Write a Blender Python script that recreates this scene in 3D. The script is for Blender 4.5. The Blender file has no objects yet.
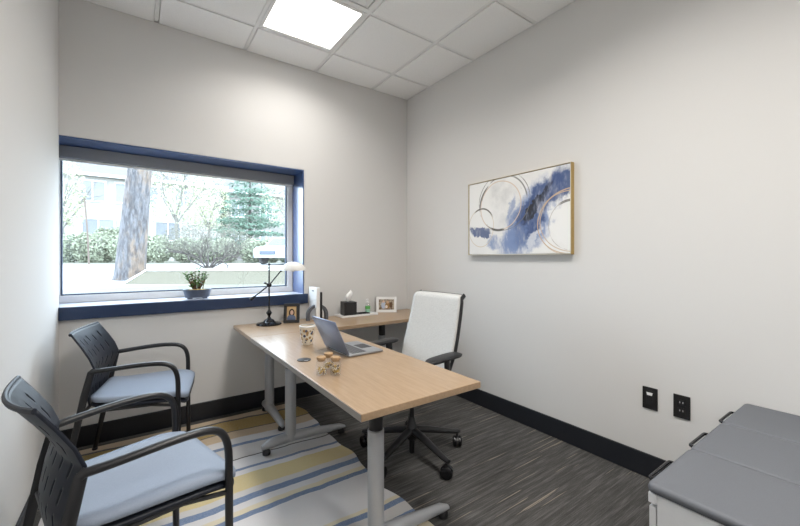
import bpy, bmesh, math, random
from mathutils import Vector, Matrix
random.seed(7)
C = bpy.context.scene.collection
PI = math.pi
R = math.radians

# ------------------------------------------------------------------ node helpers
class E:
    """tiny expression wrapper over Math nodes"""
    def __init__(s, nt, sock): s.nt, s.s = nt, sock
    def op(s, kind, *o, clamp=False):
        n = s.nt.nodes.new('ShaderNodeMath'); n.operation = kind; n.use_clamp = clamp
        for i, v in enumerate((s,) + o):
            if isinstance(v, E): s.nt.links.new(v.s, n.inputs[i])
            else: n.inputs[i].default_value = v
        return E(s.nt, n.outputs[0])
    def __add__(s, o): return s.op('ADD', o)
    __radd__ = __add__
    def __sub__(s, o): return s.op('SUBTRACT', o)
    def __rsub__(s, o): return (s * -1.0) + o
    def __mul__(s, o): return s.op('MULTIPLY', o)
    __rmul__ = __mul__
    def __truediv__(s, o): return s.op('DIVIDE', o)
    def sq(s): return s * s
    def sqrt(s): return s.op('SQRT')
    def abs(s): return s.op('ABSOLUTE')
    def mx(s, o): return s.op('MAXIMUM', o)
    def mn(s, o): return s.op('MINIMUM', o)
    def gt(s, o): return s.op('GREATER_THAN', o)
    def step(s, a, b):
        n = s.nt.nodes.new('ShaderNodeMapRange'); n.interpolation_type = 'SMOOTHSTEP'
        s.nt.links.new(s.s, n.inputs[0])
        if a > b:
            n.inputs[1].default_value, n.inputs[2].default_value, n.inputs[3].default_value, n.inputs[4].default_value = b, a, 1, 0
        else:
            n.inputs[1].default_value, n.inputs[2].default_value, n.inputs[3].default_value, n.inputs[4].default_value = a, b, 0, 1
        return E(s.nt, n.outputs[0])

class Mat:
    def __init__(s, name, col=(.5, .5, .5), rough=.5, metal=0.0, spec=None, **kw):
        m = bpy.data.materials.new(name); m.use_nodes = True
        s.m, s.nt = m, m.node_tree
        s.b = s.nt.nodes['Principled BSDF']
        s.b.inputs['Base Color'].default_value = (*col, 1)
        s.b.inputs['Roughness'].default_value = rough
        s.b.inputs['Metallic'].default_value = metal
        if spec is not None: s.b.inputs['Specular IOR Level'].default_value = spec
        for k, v in kw.items(): s.b.inputs[k].default_value = v
        s._co = None
    def coords(s):
        if s._co is None:
            s._co = s.nt.nodes.new('ShaderNodeTexCoord')
        return s._co.outputs['Object']
    def xyz(s):
        n = s.nt.nodes.new('ShaderNodeSeparateXYZ'); s.nt.links.new(s.coords(), n.inputs[0])
        return [E(s.nt, o) for o in n.outputs]
    def scaled(s, sc, rot=(0, 0, 0)):
        n = s.nt.nodes.new('ShaderNodeMapping'); n.inputs['Scale'].default_value = sc; n.inputs['Rotation'].default_value = rot
        s.nt.links.new(s.coords(), n.inputs[0]); return n.outputs[0]
    def noise(s, scale=5, sc=(1, 1, 1), detail=3, rough=.5, rot=(0, 0, 0), dist=0):
        n = s.nt.nodes.new('ShaderNodeTexNoise'); n.inputs['Scale'].default_value = scale
        n.inputs['Detail'].default_value = detail; n.inputs['Roughness'].default_value = rough
        n.inputs['Distortion'].default_value = dist
        s.nt.links.new(s.scaled(sc, rot), n.inputs['Vector']); return E(s.nt, n.outputs['Fac'])
    def voronoi(s, scale=20, sc=(1, 1, 1), feature='F1'):
        n = s.nt.nodes.new('ShaderNodeTexVoronoi'); n.inputs['Scale'].default_value = scale; n.feature = feature
        s.nt.links.new(s.scaled(sc), n.inputs['Vector']); return E(s.nt, n.outputs['Distance']), n.outputs['Color']
    def mix(s, fac, a, b):
        n = s.nt.nodes.new('ShaderNodeMix'); n.data_type = 'RGBA'; n.clamp_factor = True
        if isinstance(fac, E): s.nt.links.new(fac.s, n.inputs[0])
        else: n.inputs[0].default_value = fac
        for i, v in ((6, a), (7, b)):
            if isinstance(v, tuple): n.inputs[i].default_value = (*v, 1)
            else: s.nt.links.new(v, n.inputs[i])
        return n.outputs[2]
    def color(s, sock): s.nt.links.new(sock, s.b.inputs['Base Color']); return s
    def bump(s, e, strength=.2, dist=.002):
        n = s.nt.nodes.new('ShaderNodeBump'); n.inputs['Strength'].default_value = strength; n.inputs['Distance'].default_value = dist
        s.nt.links.new(e.s, n.inputs['Height']); s.nt.links.new(n.outputs[0], s.b.inputs['Normal']); return s
    def ramp(s, e, stops, interp='LINEAR'):
        n = s.nt.nodes.new('ShaderNodeValToRGB'); cr = n.color_ramp; cr.interpolation = interp
        for i, (p, c) in enumerate(stops):
            el = cr.elements[i] if i < 2 else cr.elements.new(p)
            el.position = p; el.color = (*c, 1)
        s.nt.links.new(e.s, n.inputs[0]); return n.outputs[0]

def speckled(name, col, rough, var=.12, scale=60, bump=.1, metal=0, **kw):
    m = Mat(name, col, rough, metal, **kw)
    n = m.noise(scale)
    lo = tuple(c * (1 - var) for c in col); hi = tuple(min(1, c * (1 + var)) for c in col)
    m.color(m.mix(n, lo, hi))
    if bump: m.bump(n, bump)
    return m.m

# ------------------------------------------------------------------ materials
M = {}
wall = Mat('wall_paint', (.66, .652, .64), .85)
wall.bump(wall.noise(180, detail=2), .06, .001)
M['wall'] = wall.m
t = Mat('ceiling_tile', (.8, .8, .79), .95)
n = t.noise(260, detail=4); t.color(t.mix(n.step(.35, .55), (.85, .85, .84), (.91, .91, .90))); t.bump(n, .15, .002)
M['tile'] = t.m
M['tbar'] = speckled('ceiling_grid_enamel', (.80, .80, .79), .45, .03, 40, 0)
M['baseboard'] = speckled('black_rubber_base', (.012, .014, .019), .42, .15, 30, .03)
# carpet: dark grey streaks running across the room with odd pale threads
c = Mat('streaked_carpet', rough=.95, spec=.1)
s1 = c.noise(5, (.55, 10, 1), 5, .65); s2 = c.noise(12, (.6, 18, 1), 4, .7); s3 = c.noise(2.6, (.55, 24, 1), 2, .5); fz = c.noise(320, detail=2)
g = (s1 * .55 + s2 * .45)
base = c.ramp(g, [(.32, (.026, .025, .025)), (.50, (.064, .062, .060)), (.66, (.15, .146, .142))])
thr = s3.step(.655, .68)
col = c.mix(thr * .8, base, (.30, .26, .21))
col = c.mix(fz.step(.4, .75) * .35, col, (.15, .146, .142))
c.color(col); c.bump(fz + s2 * .5, .5, .004); M['carpet'] = c.m
# rug
rg = Mat('striped_rug_wool', rough=.95, spec=.1)
X, Y, Z = rg.xyz()
wv = rg.noise(2.2, (1, .25, 1), 2); wv2 = rg.noise(9, (1, .4, 1), 2)
yy = Y + (wv - .5) * .10 + (wv2 - .5) * .02
W = (.60, .59, .60); W2 = (.52, .50, .49); BL = (.13, .19, .31); YE = (.56, .46, .24); OC = (.34, .235, .075); TN = (.50, .39, .27); DK = (.075, .07, .07); PY = (.62, .55, .40)
seq = [(0.0, W), (.80, BL), (.83, W), (.98, YE), (1.10, W2), (1.16, BL), (1.195, W), (1.30, PY), (1.36, W), (1.42, BL), (1.455, W2), (1.535, BL), (1.57, PY), (1.60, W), (1.865, BL), (1.91, PY), (1.945, W), (2.00, BL), (2.045, W2), (2.09, YE), (2.24, W), (2.30, BL), (2.325, W), (2.43, DK), (2.445, W2), (2.61, BL), (2.64, W), (2.73, TN), (2.84, DK), (2.862, OC), (3.05, DK), (3.07, TN)]
col = rg.ramp(yy / 3.2, [(p / 3.2, k) for p, k in seq], 'CONSTANT')
fb = rg.noise(150, (1, 2.2, 1), 3, .7)
col = rg.mix(fb.step(.35, .8) * .35, col, (.62, .60, .57))
rg.color(col); rg.bump(fb, .5, .004); M['rug'] = rg.m
# desk laminate
wd = Mat('maple_laminate', rough=.34, spec=.5, **{'Coat Weight': .35, 'Coat Roughness': .2})
g1 = wd.noise(5, (14, .9, 14), 4, .6); g2 = wd.noise(30, (14, .7, 14), 3, .6)
wd.color(wd.ramp(g1 * .6 + g2 * .4, [(.3, (.275, .182, .105)), (.5, (.345, .235, .142)), (.72, (.40, .28, .178))]))
M['wood'] = wd.m
wx = Mat('maple_laminate_cross', rough=.34, spec=.5, **{'Coat Weight': .35, 'Coat Roughness': .2})
g1 = wx.noise(5, (.9, 14, 14), 4, .6); g2 = wx.noise(30, (.7, 14, 14), 3, .6)
wx.color(wx.ramp(g1 * .6 + g2 * .4, [(.3, (.275, .182, .105)), (.5, (.345, .235, .142)), (.72, (.40, .28, .178))]))
M['wood_x'] = wx.m
M['edge'] = speckled('desk_edge_band', (.27, .245, .22), .35, .1, 50, 0)
M['silver'] = speckled('silver_powder_coat', (.40, .41, .43), .38, .04, 200, .04, .35)
M['black'] = speckled('black_plastic', (.011, .011, .013), .42, .15, 120, .05)
M['black_metal'] = speckled('black_powder_coat', (.010, .010, .012), .36, .12, 160, .05)
M['gloss_black'] = speckled('polished_black_metal', (.012, .012, .014), .18, .1, 60, 0, .3)
M['shell'] = speckled('charcoal_chair_plastic', (.012, .015, .024), .42, .12, 150, .06, spec=.3)
M['seat_fabric'] = speckled('blue_grey_upholstery', (.26, .305, .385), .75, .10, 220, .2)
M['dark_fabric'] = speckled('grey_upholstery', (.10, .10, .108), .85, .12, 260, .25)
kn = Mat('white_knit_mesh', (.72, .72, .71), .85)
k1 = kn.noise(420, (1, 1, .35), 2); kn.color(kn.mix(k1.step(.35, .6), (.44, .435, .42), (.565, .56, .545))); kn.bump(k1, .3, .002); M['knit'] = kn.m
M['cushion'] = speckled('grey_cushion_vinyl', (.120, .128, .145), .62, .10, 240, .15)
M['cab_white'] = speckled('white_painted_steel', (.70, .71, .73), .4, .03, 80, .02)
M['blue'] = speckled('navy_recess', (.055, .105, .25), .30, .06, 40, .01, **{'Coat Weight': .8, 'Coat Roughness': .22})
M['sill_top'] = speckled('pale_sill_surface', (.50, .53, .60), .3, .03, 50, 0)  # sill top set much paler than the sill front
M['navy'] = speckled('dark_navy_sill_front', (.014, .032, .085), .35, .06, 40, .01)  # sill front set to a darker blue than the recess lining
M['alu'] = speckled('window_aluminium', (.72, .72, .72), .4, .04, 50, 0, .0)
M['gasket'] = speckled('window_gasket', (.04, .06, .11), .6, .1, 40, 0)
M['blind'] = speckled('grey_blind_fabric', (.26, .265, .275), .8, .06, 150, .05)
M['gold'] = speckled('gold_leaf_frame', (.50, .35, .13), .38, .15, 60, .1, .6)
M['silver_leaf'] = speckled('pale_silver_frame', (.62, .58, .50), .4, .1, 60, .05, .35)
M['white'] = speckled('white_plastic', (.78, .78, .78), .4, .03, 60, 0)
M['paper'] = speckled('tissue_paper', (.88, .88, .88), .9, .03, 60, .1)
M['cork'] = speckled('cork', (.36, .23, .12), .85, .3, 180, .3)
M['gray_felt'] = speckled('grey_lacquer', (.085, .09, .105), .45, .1, 120, .05)
M['lid'] = speckled('blue_silver_aluminium', (.20, .24, .34), .35, .05, 300, .02, .55)
M['deck'] = speckled('silver_aluminium_deck', (.34, .35, .37), .35, .05, 300, .02, .5)
M['keys'] = speckled('dark_keycaps', (.035, .036, .04), .5, .15, 100, 0)
kb = Mat('keyboard_keys', (.04, .04, .045), .5)
kx, ky, kz = kb.xyz()
def tri(e, f): return ((e * f).op('FRACT') - .5).abs()
gap = tri(kx, 1 / .019).mx(tri(ky, 1 / .019)).step(.40, .45)
kb.color(kb.mix(gap, (.03, .03, .034), (.16, .165, .175))); M['keyboard'] = kb.m
M['screen'] = speckled('dark_screen_glass', (.008, .008, .010), .12, .1, 20, 0)
M['pot'] = speckled('blue_grey_glaze', (.085, .105, .15), .3, .2, 60, .1)
M['soil'] = speckled('yellow_gravel', (.42, .30, .10), .9, .35, 200, .5)
M['leaf'] = speckled('green_leaf', (.10, .22, .05), .5, .35, 30, 0)
M['leaf_red'] = speckled('russet_leaf', (.20, .085, .03), .5, .4, 30, 0)
M['stem'] = speckled('brown_stem', (.07, .04, .02), .8, .3, 80, .2)
M['shade'] = Mat('opal_glass_shade', (.86, .85, .82), .25, **{'Transmission Weight': .15}).m
M['green_liquid'] = speckled('green_gel', (.38, .68, .52), .15, .05, 20, 0)
M['label_green'] = speckled('green_label_print', (.12, .42, .10), .5, .4, 60, 0)
M['grey_plate'] = speckled('outlet_black_plastic', (.012, .012, .013), .35, .1, 60, 0)
M['metal_pin'] = speckled('outlet_contact', (.55, .55, .55), .35, .05, 40, 0, .6)

def clear_glass(name, tint=(1, 1, 1), ior=1.45, boost=1.0):
    m = bpy.data.materials.new(name); m.use_nodes = True; nt = m.node_tree
    for nn in list(nt.nodes): nt.nodes.remove(nn)
    o = nt.nodes.new('ShaderNodeOutputMaterial'); mx = nt.nodes.new('ShaderNodeMixShader')
    tr = nt.nodes.new('ShaderNodeBsdfTransparent'); gl = nt.nodes.new('ShaderNodeBsdfGlossy'); lw = nt.nodes.new('ShaderNodeLayerWeight')
    tr.inputs[0].default_value = (*tint, 1); gl.inputs['Roughness'].default_value = .02; lw.inputs[0].default_value = .5
    f = E(nt, lw.outputs['Facing']); f = f * f * f * f * boost + .04
    nt.links.new(f.s, mx.inputs[0]); nt.links.new(tr.outputs[0], mx.inputs[1]); nt.links.new(gl.outputs[0], mx.inputs[2])
    nt.links.new(mx.outputs[0], o.inputs[0]); return m
M['glass'] = clear_glass('window_glass', (.97, .985, .98), boost=.15)
M['jar_glass'] = clear_glass('jar_glass', (.95, .96, .96), boost=.7)
em = bpy.data.materials.new('lit_diffuser'); em.use_nodes = True
eb = em.node_tree.nodes['Principled BSDF']; eb.inputs['Base Color'].default_value = (.9, .9, .9, 1)
eb.inputs['Emission Color'].default_value = (1, .965, .915, 1); eb.inputs['Emission Strength'].default_value = 3.4
M['lit'] = em

# cup: cream with blue / ochre leaves
cp = Mat('patterned_ceramic', rough=.3)
d, vc = cp.voronoi(52)
sp = cp.nt.nodes.new('ShaderNodeSeparateColor'); cp.nt.links.new(vc, sp.inputs[0])
rr, gg = E(cp.nt, sp.outputs[0]), E(cp.nt, sp.outputs[1])
dots = cp.mix(rr.gt(.45), (.36, .22, .08), (.045, .06, .12))
cz = cp.xyz()[2]
cp.color(cp.mix(d.step(.50, .40) * cz.step(.102, .098) * cz.step(.010, .014), (.72, .66, .55), dots)); M['cup'] = cp.m
# abstract canvas
pa = Mat('abstract_canvas_paint', rough=.7)
X, Y, Z = pa.xyz()
u = X + .477; v = Z + .315
n1 = pa.noise(5, detail=4, rough=.65); n2 = pa.noise(14, detail=4, rough=.7); nd = pa.noise(9, (1, 1, .35), 4, .7, (0, R(35), 0)); n3 = pa.noise(2.3, detail=2)
uw = u + (n1 - .5) * .20 + (n2 - .5) * .09; vw = v + (n1 - .5) * -.16 + (n2 - .5) * .09
def ell(cx, cy, rx, ry, ang=0.0, wu=None, wv=None):
    a, b = (uw if wu is None else wu) - cx, (vw if wv is None else wv) - cy
    ca, sa = math.cos(R(ang)), math.sin(R(ang))
    p, q = a * ca + b * sa, b * ca - a * sa
    return ((p / rx).sq() + (q / ry).sq()).sqrt()
col = pa.mix(n3.step(.45, .7) * .5, (.80, .795, .78), (.68, .675, .67))
col = pa.mix(ell(.40, .42, .17, .21).step(1.15, .5) * n1.step(.3, .7) * .75, col, (.52, .52, .52))
B1 = (.055, .092, .22); B2 = (.185, .26, .46); B3 = (.075, .10, .20)
fl = nd.step(.30, .55)
col = pa.mix(ell(.64, .27, .42, .165, 52).step(1.15, .75) * fl * .9, col, B2)
col = pa.mix(ell(.69, .34, .36, .115, 52).step(1.1, .8) * (fl * .5 + .5), col, B1)
col = pa.mix(ell(.865, .48, .16, .10, 40).step(1.1, .85) * (fl * .5 + .45), col, B1)
col = pa.mix(ell(.50, .13, .13, .10, 30).step(1.1, .6) * fl * .8, col, B2)
col = pa.mix(ell(.14, .20, .12, .045, -6).step(1.1, .8) * (fl * .4 + .5), col, B1)
col = pa.mix(ell(.30, .10, .11, .06, -15).step(1.1, .6) * fl * .85, col, B2)
col = pa.mix(ell(.45, .36, .035, .13, -12).step(1.1, .6) * fl * .7, col, B2)
col = pa.mix(ell(.69, .375, .18, .042, 52).step(1.15, .8) * (nd.step(.25, .5)), col, (.022, .024, .035))
col = pa.mix(ell(.66, .12, .02, .12, -38).step(1.1, .7) * fl * .6, col, (.78, .78, .78))
col = pa.mix(ell(.95, .20, .16, .15).step(1.05, .85) * .9, col, (.80, .80, .79))
col = pa.mix(ell(.21, .30, .10, .10).step(1.05, .5) * .55, col, (.80, .80, .79))
us, vs = u + (n3 - .5) * .03, v + (n3 - .5) * -.03
def ring(c0, cx, cy, rx, ry, w, colr, k=1.0, brk=(.25, .5), lim=None):
    m_ = (ell(cx, cy, rx, ry, 0, us, vs) - 1).abs().step(w * 1.3, w * .6) * n1.step(*brk) * k
    if lim is not None: m_ = m_ * lim
    return pa.mix(m_, c0, colr)
GD = (.55, .40, .26); GY = (.16, .15, .13)
col = ring(col, .345, .40, .205, .200, .020, (.64, .50, .38), .9, (.2, .3))
col = ring(col, .375, .43, .255, .235, .014, GY, .8, (.42, .55))
col = ring(col, .36, .415, .215, .215, .022, GY, .8, (.50, .60))
col = ring(col, .145, .235, .140, .165, .020, (.62, .52, .38), .8, (.2, .4))
col = ring(col, .150, .235, .140, .165, .040, (.07, .07, .06), .9, (.30, .45), v.step(.30, .36) * u.step(.06, .10))
col = ring(col, .345, .40, .205, .200, .050, (.07, .07, .06), .9, (.30, .45), v.step(.235, .215) * u.step(.24, .28) * u.step(.40, .36))
col = ring(col, .345, .405, .215, .205, .035, (.12, .12, .11), .9, (.25, .45), u.step(.24, .19) * v.step(.36, .42))
col = ring(col, .36, .42, .245, .225, .025, (.12, .12, .11), .8, (.25, .45), v.step(.42, .48) * u.step(.36, .42))
col = ring(col, .95, .20, .165, .170, .050, (.07, .07, .06), .9, (.25, .45), v.step(.335, .35) * u.step(.85, .89))
col = ring(col, .93, .22, .235, .215, .016, GD, .95, (.15, .25))
col = ring(col, .96, .235, .245, .215, .013, GD, .9, (.2, .35))
col = ring(col, .95, .20, .165, .170, .014, (.40, .36, .32), .8, (.35, .5))
col = ring(col, .97, .22, .275, .235, .010, GD, .7, (.3, .45))
pa.color(col); pa.bump(nd, .2, .002); M['canvas'] = pa.m
# framed snapshots
ph = Mat('portrait_print', rough=.25)
X, Y, Z = ph.xyz(); nn = ph.noise(60, detail=2)
def e2(m, x, z, cx, cz, rx, rz): return (((x - cx) / rx).sq() + ((z - cz) / rz).sq()).sqrt().step(1.08, .92)
col = ph.mix(nn, (.46, .30, .14), (.60, .42, .22))
col = ph.mix(e2(ph, X, Z, 0.0, .082, .023, .032), col, (.03, .02, .018))
col = ph.mix(e2(ph, X, Z, -.002, .036, .036, .03), col, (.10, .13, .22))
col = ph.mix(e2(ph, X, Z, .001, .083, .013, .019), col, (.62, .42, .32)); ph.color(col); M['portrait'] = ph.m
ph = Mat('group_print', rough=.25)
X, Y, Z = ph.xyz(); nn = ph.noise(50, detail=3)
col = ph.mix(nn.step(.4, .6), (.16, .11, .07), (.42, .36, .28))
for cx, cz, rx, rz, k in ((-.03, .07, .022, .035, (.42, .47, .58)), (.012, .066, .026, .03, (.30, .17, .07)), (.045, .07, .016, .028, (.12, .07, .04)), (-.03, .105, .011, .013, (.60, .43, .33)), (.012, .10, .012, .014, (.50, .32, .2)), (.0, .055, .012, .016, (.7, .6, .5))):
    col = ph.mix(e2(ph, X, Z, cx, cz, rx, rz), col, k)
ph.color(col); M['group'] = ph.m

# ------------------------------------------------------------------ mesh helpers
class MB:
    def __init__(s): s.bm = bmesh.new()
    def box(s, x0, x1, y0, y1, z0, z1, bev=0, seg=2, mat=None):
        r = bmesh.ops.create_cube(s.bm, size=1)
        vs = r['verts']
        for v in vs:
            v.co = Vector(((x0 + x1) / 2 + v.co.x * (x1 - x0), (y0 + y1) / 2 + v.co.y * (y1 - y0), (z0 + z1) / 2 + v.co.z * (z1 - z0)))
        if bev:
            es = list({e for v in vs for e in v.link_edges})
            r2 = bmesh.ops.bevel(s.bm, geom=es, offset=bev, segments=seg, profile=.5, affect='EDGES')
            vs = list({v for f in r2['faces'] for v in f.verts} | {v for v in vs if v.is_valid})
        if mat is not None:
            for v in vs: v.co = mat @ v.co
        return s
    def loft(s, rings, cap=True, closed=False):
        L = [[s.bm.verts.new(p) for p in r] for r in rings]
        n = len(L[0])
        pairs = list(zip(L, L[1:])) + ([(L[-1], L[0])] if closed else [])
        for a, b in pairs:
            for i in range(n):
                s.bm.faces.new((a[i], a[(i + 1) % n], b[(i + 1) % n], b[i]))
        if cap and not closed:
            s.bm.faces.new(L[0][::-1]); s.bm.faces.new(L[-1])
        return s
    def lathe(s, prof, seg=32, at=(0, 0, 0), sx=1, sy=1, cap=True):
        rings = [[Vector((at[0] + r * sx * math.cos(2 * PI * i / seg), at[1] + r * sy * math.sin(2 * PI * i / seg), at[2] + z)) for i in range(seg)] for r, z in prof]
        return s.loft(rings, cap)
    def tube(s, pts, rad, seg=10, flat=None, up=Vector((0, 0, 1)), closed=False):
        """rad: number or list; flat=(a,b) makes a flattened section"""
        pts = [Vector(p) for p in pts]; n = len(pts); rings = []
        prev = None
        for i, p in enumerate(pts):
            if closed: tdir = pts[(i + 1) % n] - pts[i - 1]
            else: tdir = pts[min(i + 1, n - 1)] - pts[max(i - 1, 0)]
            tdir.normalize()
            ref = up if prev is None else prev
            a = ref - tdir * ref.dot(tdir)
            if a.length < 1e-4: a = Vector((1, 0, 0)) - tdir * tdir.x
            a.normalize(); b = tdir.cross(a); prev = a
            r = rad[i] if isinstance(rad, (list, tuple)) else rad
            fa, fb = flat or (1, 1)
            rings.append([p + a * (r * fa * math.cos(2 * PI * k / seg)) + b * (r * fb * math.sin(2 * PI * k / seg)) for k in range(seg)])
        return s.loft(rings, True, closed)
    def ball(s, c, r, sub=2, sc=(1, 1, 1)):
        rr = bmesh.ops.create_icosphere(s.bm, subdivisions=sub, radius=1)
        for v in rr['verts']: v.co = Vector((c[0] + v.co.x * r * sc[0], c[1] + v.co.y * r * sc[1], c[2] + v.co.z * r * sc[2]))
        return s
    def prism(s, poly, y0, y1):   # poly in (x,z), extruded along y
        return s.loft([[Vector((x, y0, z)) for x, z in poly], [Vector((x, y1, z)) for x, z in poly]])
    def build(s, name, mat, parent=None, smooth=False, ang=40):
        bmesh.ops.recalc_face_normals(s.bm, faces=s.bm.faces[:])
        me = bpy.data.meshes.new(name); s.bm.to_mesh(me); s.bm.free()
        if smooth:
            me.polygons.foreach_set('use_smooth', [True] * len(me.polygons))
            try: me.set_sharp_from_angle(angle=R(ang))
            except Exception: pass
        me.materials.append(mat)
        o = bpy.data.objects.new(name, me); C.objects.link(o)
        if parent: o.parent = parent
        return o

def raw(name, verts, faces, mat, parent=None):
    me = bpy.data.meshes.new(name); me.from_pydata(verts, [], faces); me.update(); me.materials.append(mat)
    o = bpy.data.objects.new(name, me); C.objects.link(o)
    if parent: o.parent = parent
    return o
def tag(o, label, cat, group=None, kind=None):
    o['label'] = label; o['category'] = cat
    if group: o['group'] = group
    if kind: o['kind'] = kind
    return o
def thing(name, label, cat, loc=(0, 0, 0), rz=0, group=None):
    o = bpy.data.objects.new(name, None); C.objects.link(o); o.empty_display_size = .1
    o.location = loc; o.rotation_euler = (0, 0, rz)
    return tag(o, label, cat, group)
def struct(o, label=None, cat=None):
    o['kind'] = 'structure'
    if label: o['label'] = label
    if cat: o['category'] = cat
    return o
def dup(root, loc, rz, label, group=None):
    r = root.copy(); C.objects.link(r); r.location = loc; r.rotation_euler = (0, 0, rz); r['label'] = label
    if group: r['group'] = group
    for ch in list(root.children):
        k = ch.copy(); C.objects.link(k); k.parent = r
        for g_ in list(ch.children):
            d_ = g_.copy(); C.objects.link(d_); d_.parent = k
    return r
def bez(p0, p1, p2, p3, n=10):
    p0, p1, p2, p3 = map(Vector, (p0, p1, p2, p3)); out = []
    for i in range(n + 1):
        t_ = i / n; q = 1 - t_
        out.append(p0 * q ** 3 + p1 * 3 * q * q * t_ + p2 * 3 * q * t_ * t_ + p3 * t_ ** 3)
    return out
def rounded(pts, rad, n=5):
    """polyline with filleted corners"""
    pts = [Vector(p) for p in pts]; out = [pts[0]]
    for a, b, c_ in zip(pts, pts[1:], pts[2:]):
        d1 = (a - b); d2 = (c_ - b); r_ = min(rad, d1.length * .49, d2.length * .49)
        s_, e_ = b + d1.normalized() * r_, b + d2.normalized() * r_
        for i in range(n + 1):
            t_ = i / n; out.append(s_ * (1 - t_) ** 2 + b * 2 * t_ * (1 - t_) + e_ * t_ ** 2)
    out.append(pts[-1]); return out

# ------------------------------------------------------------------ room
XL, XR, YB, YF, ZC = -.42, 2.389, 3.243, -1.9, 2.98
WX0, WX1, SZ, WZ = -.51, 1.227, .936, 2.055
struct(MB().box(XL - .15, XR + .15, YF, YB + .36, -.10, 0).build('floor', M['carpet']), 'dark grey streaked carpet floor of the office', 'floor')
m = MB()
m.box(XL - .15, XR + .15, YB, YB + .36, 0, SZ - .004); m.box(XL - .15, XR + .15, YB, YB + .36, WZ + .004, ZC + .1)
m.box(WX1 + .004, XR + .15, YB, YB + .36, SZ - .004, WZ + .004); m.box(XL - .35, WX0 - .004, YB, YB + .36, SZ - .004, WZ + .004)
struct(m.build('wall_back', M['wall']), 'warm grey wall holding the wide window', 'wall')
struct(MB().box(XL - .15, XL, YF, YB - .0005, 0, ZC + .1).build('wall_left', M['wall']), 'plain grey wall behind the two guest chairs', 'wall')
struct(MB().box(XR, XR + .15, YF, YB - .0005, 0, ZC + .1).build('wall_right', M['wall']), 'plain grey wall with the abstract painting', 'wall')
m = MB(); m.box(XL - .15, .45, YF - .12, YF - .0005, 0, ZC + .1); m.box(1.41, XR + .15, YF - .12, YF - .0005, 0, ZC + .1); m.box(.45, 1.41, YF - .12, YF - .0005, 2.13, ZC + .1)
struct(m.build('wall_front', M['wall']), 'plain grey wall with the door, opposite the window', 'wall')
d_ = struct(MB().box(.47, 1.39, YF - .09, YF - .045, .006, 2.11, .002).build('door_1', M['cab_white']), 'closed white door opposite the window', 'door')
ringframe_pts = [(.45, .47, 0, 2.13), (1.39, 1.41, 0, 2.13), (.47, 1.39, 2.112, 2.13)]
m = MB()
for x0_, x1_, z0_, z1_ in ringframe_pts: m.box(x0_, x1_, YF - .11, YF, z0_, z1_)
m.build('door_frame', M['tbar'], d_)
m = MB(); m.tube(rounded([(.55, YF - .045, 1.0), (.55, YF + .01, 1.0), (.66, YF + .01, 1.0)], .02, 4), .009, 10); m.lathe([(.026, -.006), (.026, .006)], 20, (.55, YF - .041, 1.0)); m.build('handle', M['silver'], d_, True)
struct(MB().box(XL, XR, YB - .014, YB, 0, .135, .004).build('baseboard_back', M['baseboard']), 'black baseboard under the window wall', 'baseboard')
struct(MB().box(XR - .014, XR, YF, YB - .0145, 0, .135, .004).build('baseboard_right', M['baseboard']), 'black baseboard under the painting wall', 'baseboard')
struct(MB().box(XL, XL + .014, YF, YB - .0145, 0, .135, .004).build('baseboard_left', M['baseboard']), 'black baseboard behind the guest chairs', 'baseboard')

# suspended ceiling on a 2 ft grid, one cell left open for lamp, one for the vent
GX = [.109 + .6096 * i for i in range(-1, 4)]; GY_ = [2.858 - .6096 * i for i in range(0, 9)]
xs = [XL] + [x for x in GX if XL < x < XR] + [XR]; ys = sorted([YB] + [y for y in GY_ if y > YF] + [YF])
LX0, LY0 = .7186, 2.2484
m = MB()
for i in range(len(xs) - 1):
    for j in range(len(ys) - 1):
        cx, cy = (xs[i] + xs[i + 1]) / 2, (ys[j] + ys[j + 1]) / 2
        if abs(cx - (LX0 + .305)) < .1 and (abs(cy - (LY0 + .305)) < .1 or abs(cy - (LY0 + .305 - 3 * .6096)) < .1 or abs(cy - (LY0 + .305 - 6 * .6096)) < .1 or abs(cy - (LY0 - .305)) < .1): continue
        m.box(xs[i] + .0165, xs[i + 1] - .0165, ys[j] + .0165, ys[j + 1] - .0165, ZC - .006, ZC + .012, .002, 1)
m.box(XL - .1, XR + .1, YF, YB + .1, ZC + .10, ZC + .14)
struct(m.build('ceiling', M['tile']), 'white ceiling of square acoustic tiles', 'ceiling')
m = MB()
for x in xs[1:-1]: m.box(x - .012, x + .012, YF, YB, ZC, ZC + .03); m.box(x - .03, x + .03, YF, YB, ZC + .013, ZC + .016)
for y in ys[1:-1]: m.box(XL, XR, y - .012, y + .012, ZC + .0005, ZC + .03); m.box(XL, XR, y - .03, y + .03, ZC + .0135, ZC + .0165)
m.box(XL, XR, YB - .02, YB, ZC, ZC + .02); m.box(XL, XL + .02, YF, YB, ZC, ZC + .02); m.box(XR - .02, XR, YF, YB, ZC, ZC + .02)
struct(m.build('trim_1', M['tbar']), 'white metal grid between the ceiling tiles', 'trim')
def ringframe(m, x0, x1, y0, y1, w, z0, z1, bev=.002):
    m.box(x0, x1, y0, y0 + w, z0, z1, bev, 1); m.box(x0, x1, y1 - w, y1, z0, z1, bev, 1)
    m.box(x0, x0 + w, y0 + w, y1 - w, z0, z1, bev, 1); m.box(x1 - w, x1, y0 + w, y1 - w, z0, z1, bev, 1)
    return m
L = thing('ceiling_light', 'square lit panel lamp set into the ceiling tiles', 'ceiling light', (LX0 + .3048, LY0 + .3048, ZC))
ringframe(MB(), -.292, .292, -.292, .292, .026, -.004, .05).build('frame', M['tbar'], L)
MB().box(-.266, .266, -.266, .266, .004, .016).build('diffuser', M['lit'], L)
ld = bpy.data.lights.new('panel_glow', 'AREA'); ld.shape = 'SQUARE'; ld.size = .53; ld.energy = 9.0; ld.spread = R(150); ld.color = (1, .965, .915)
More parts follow.
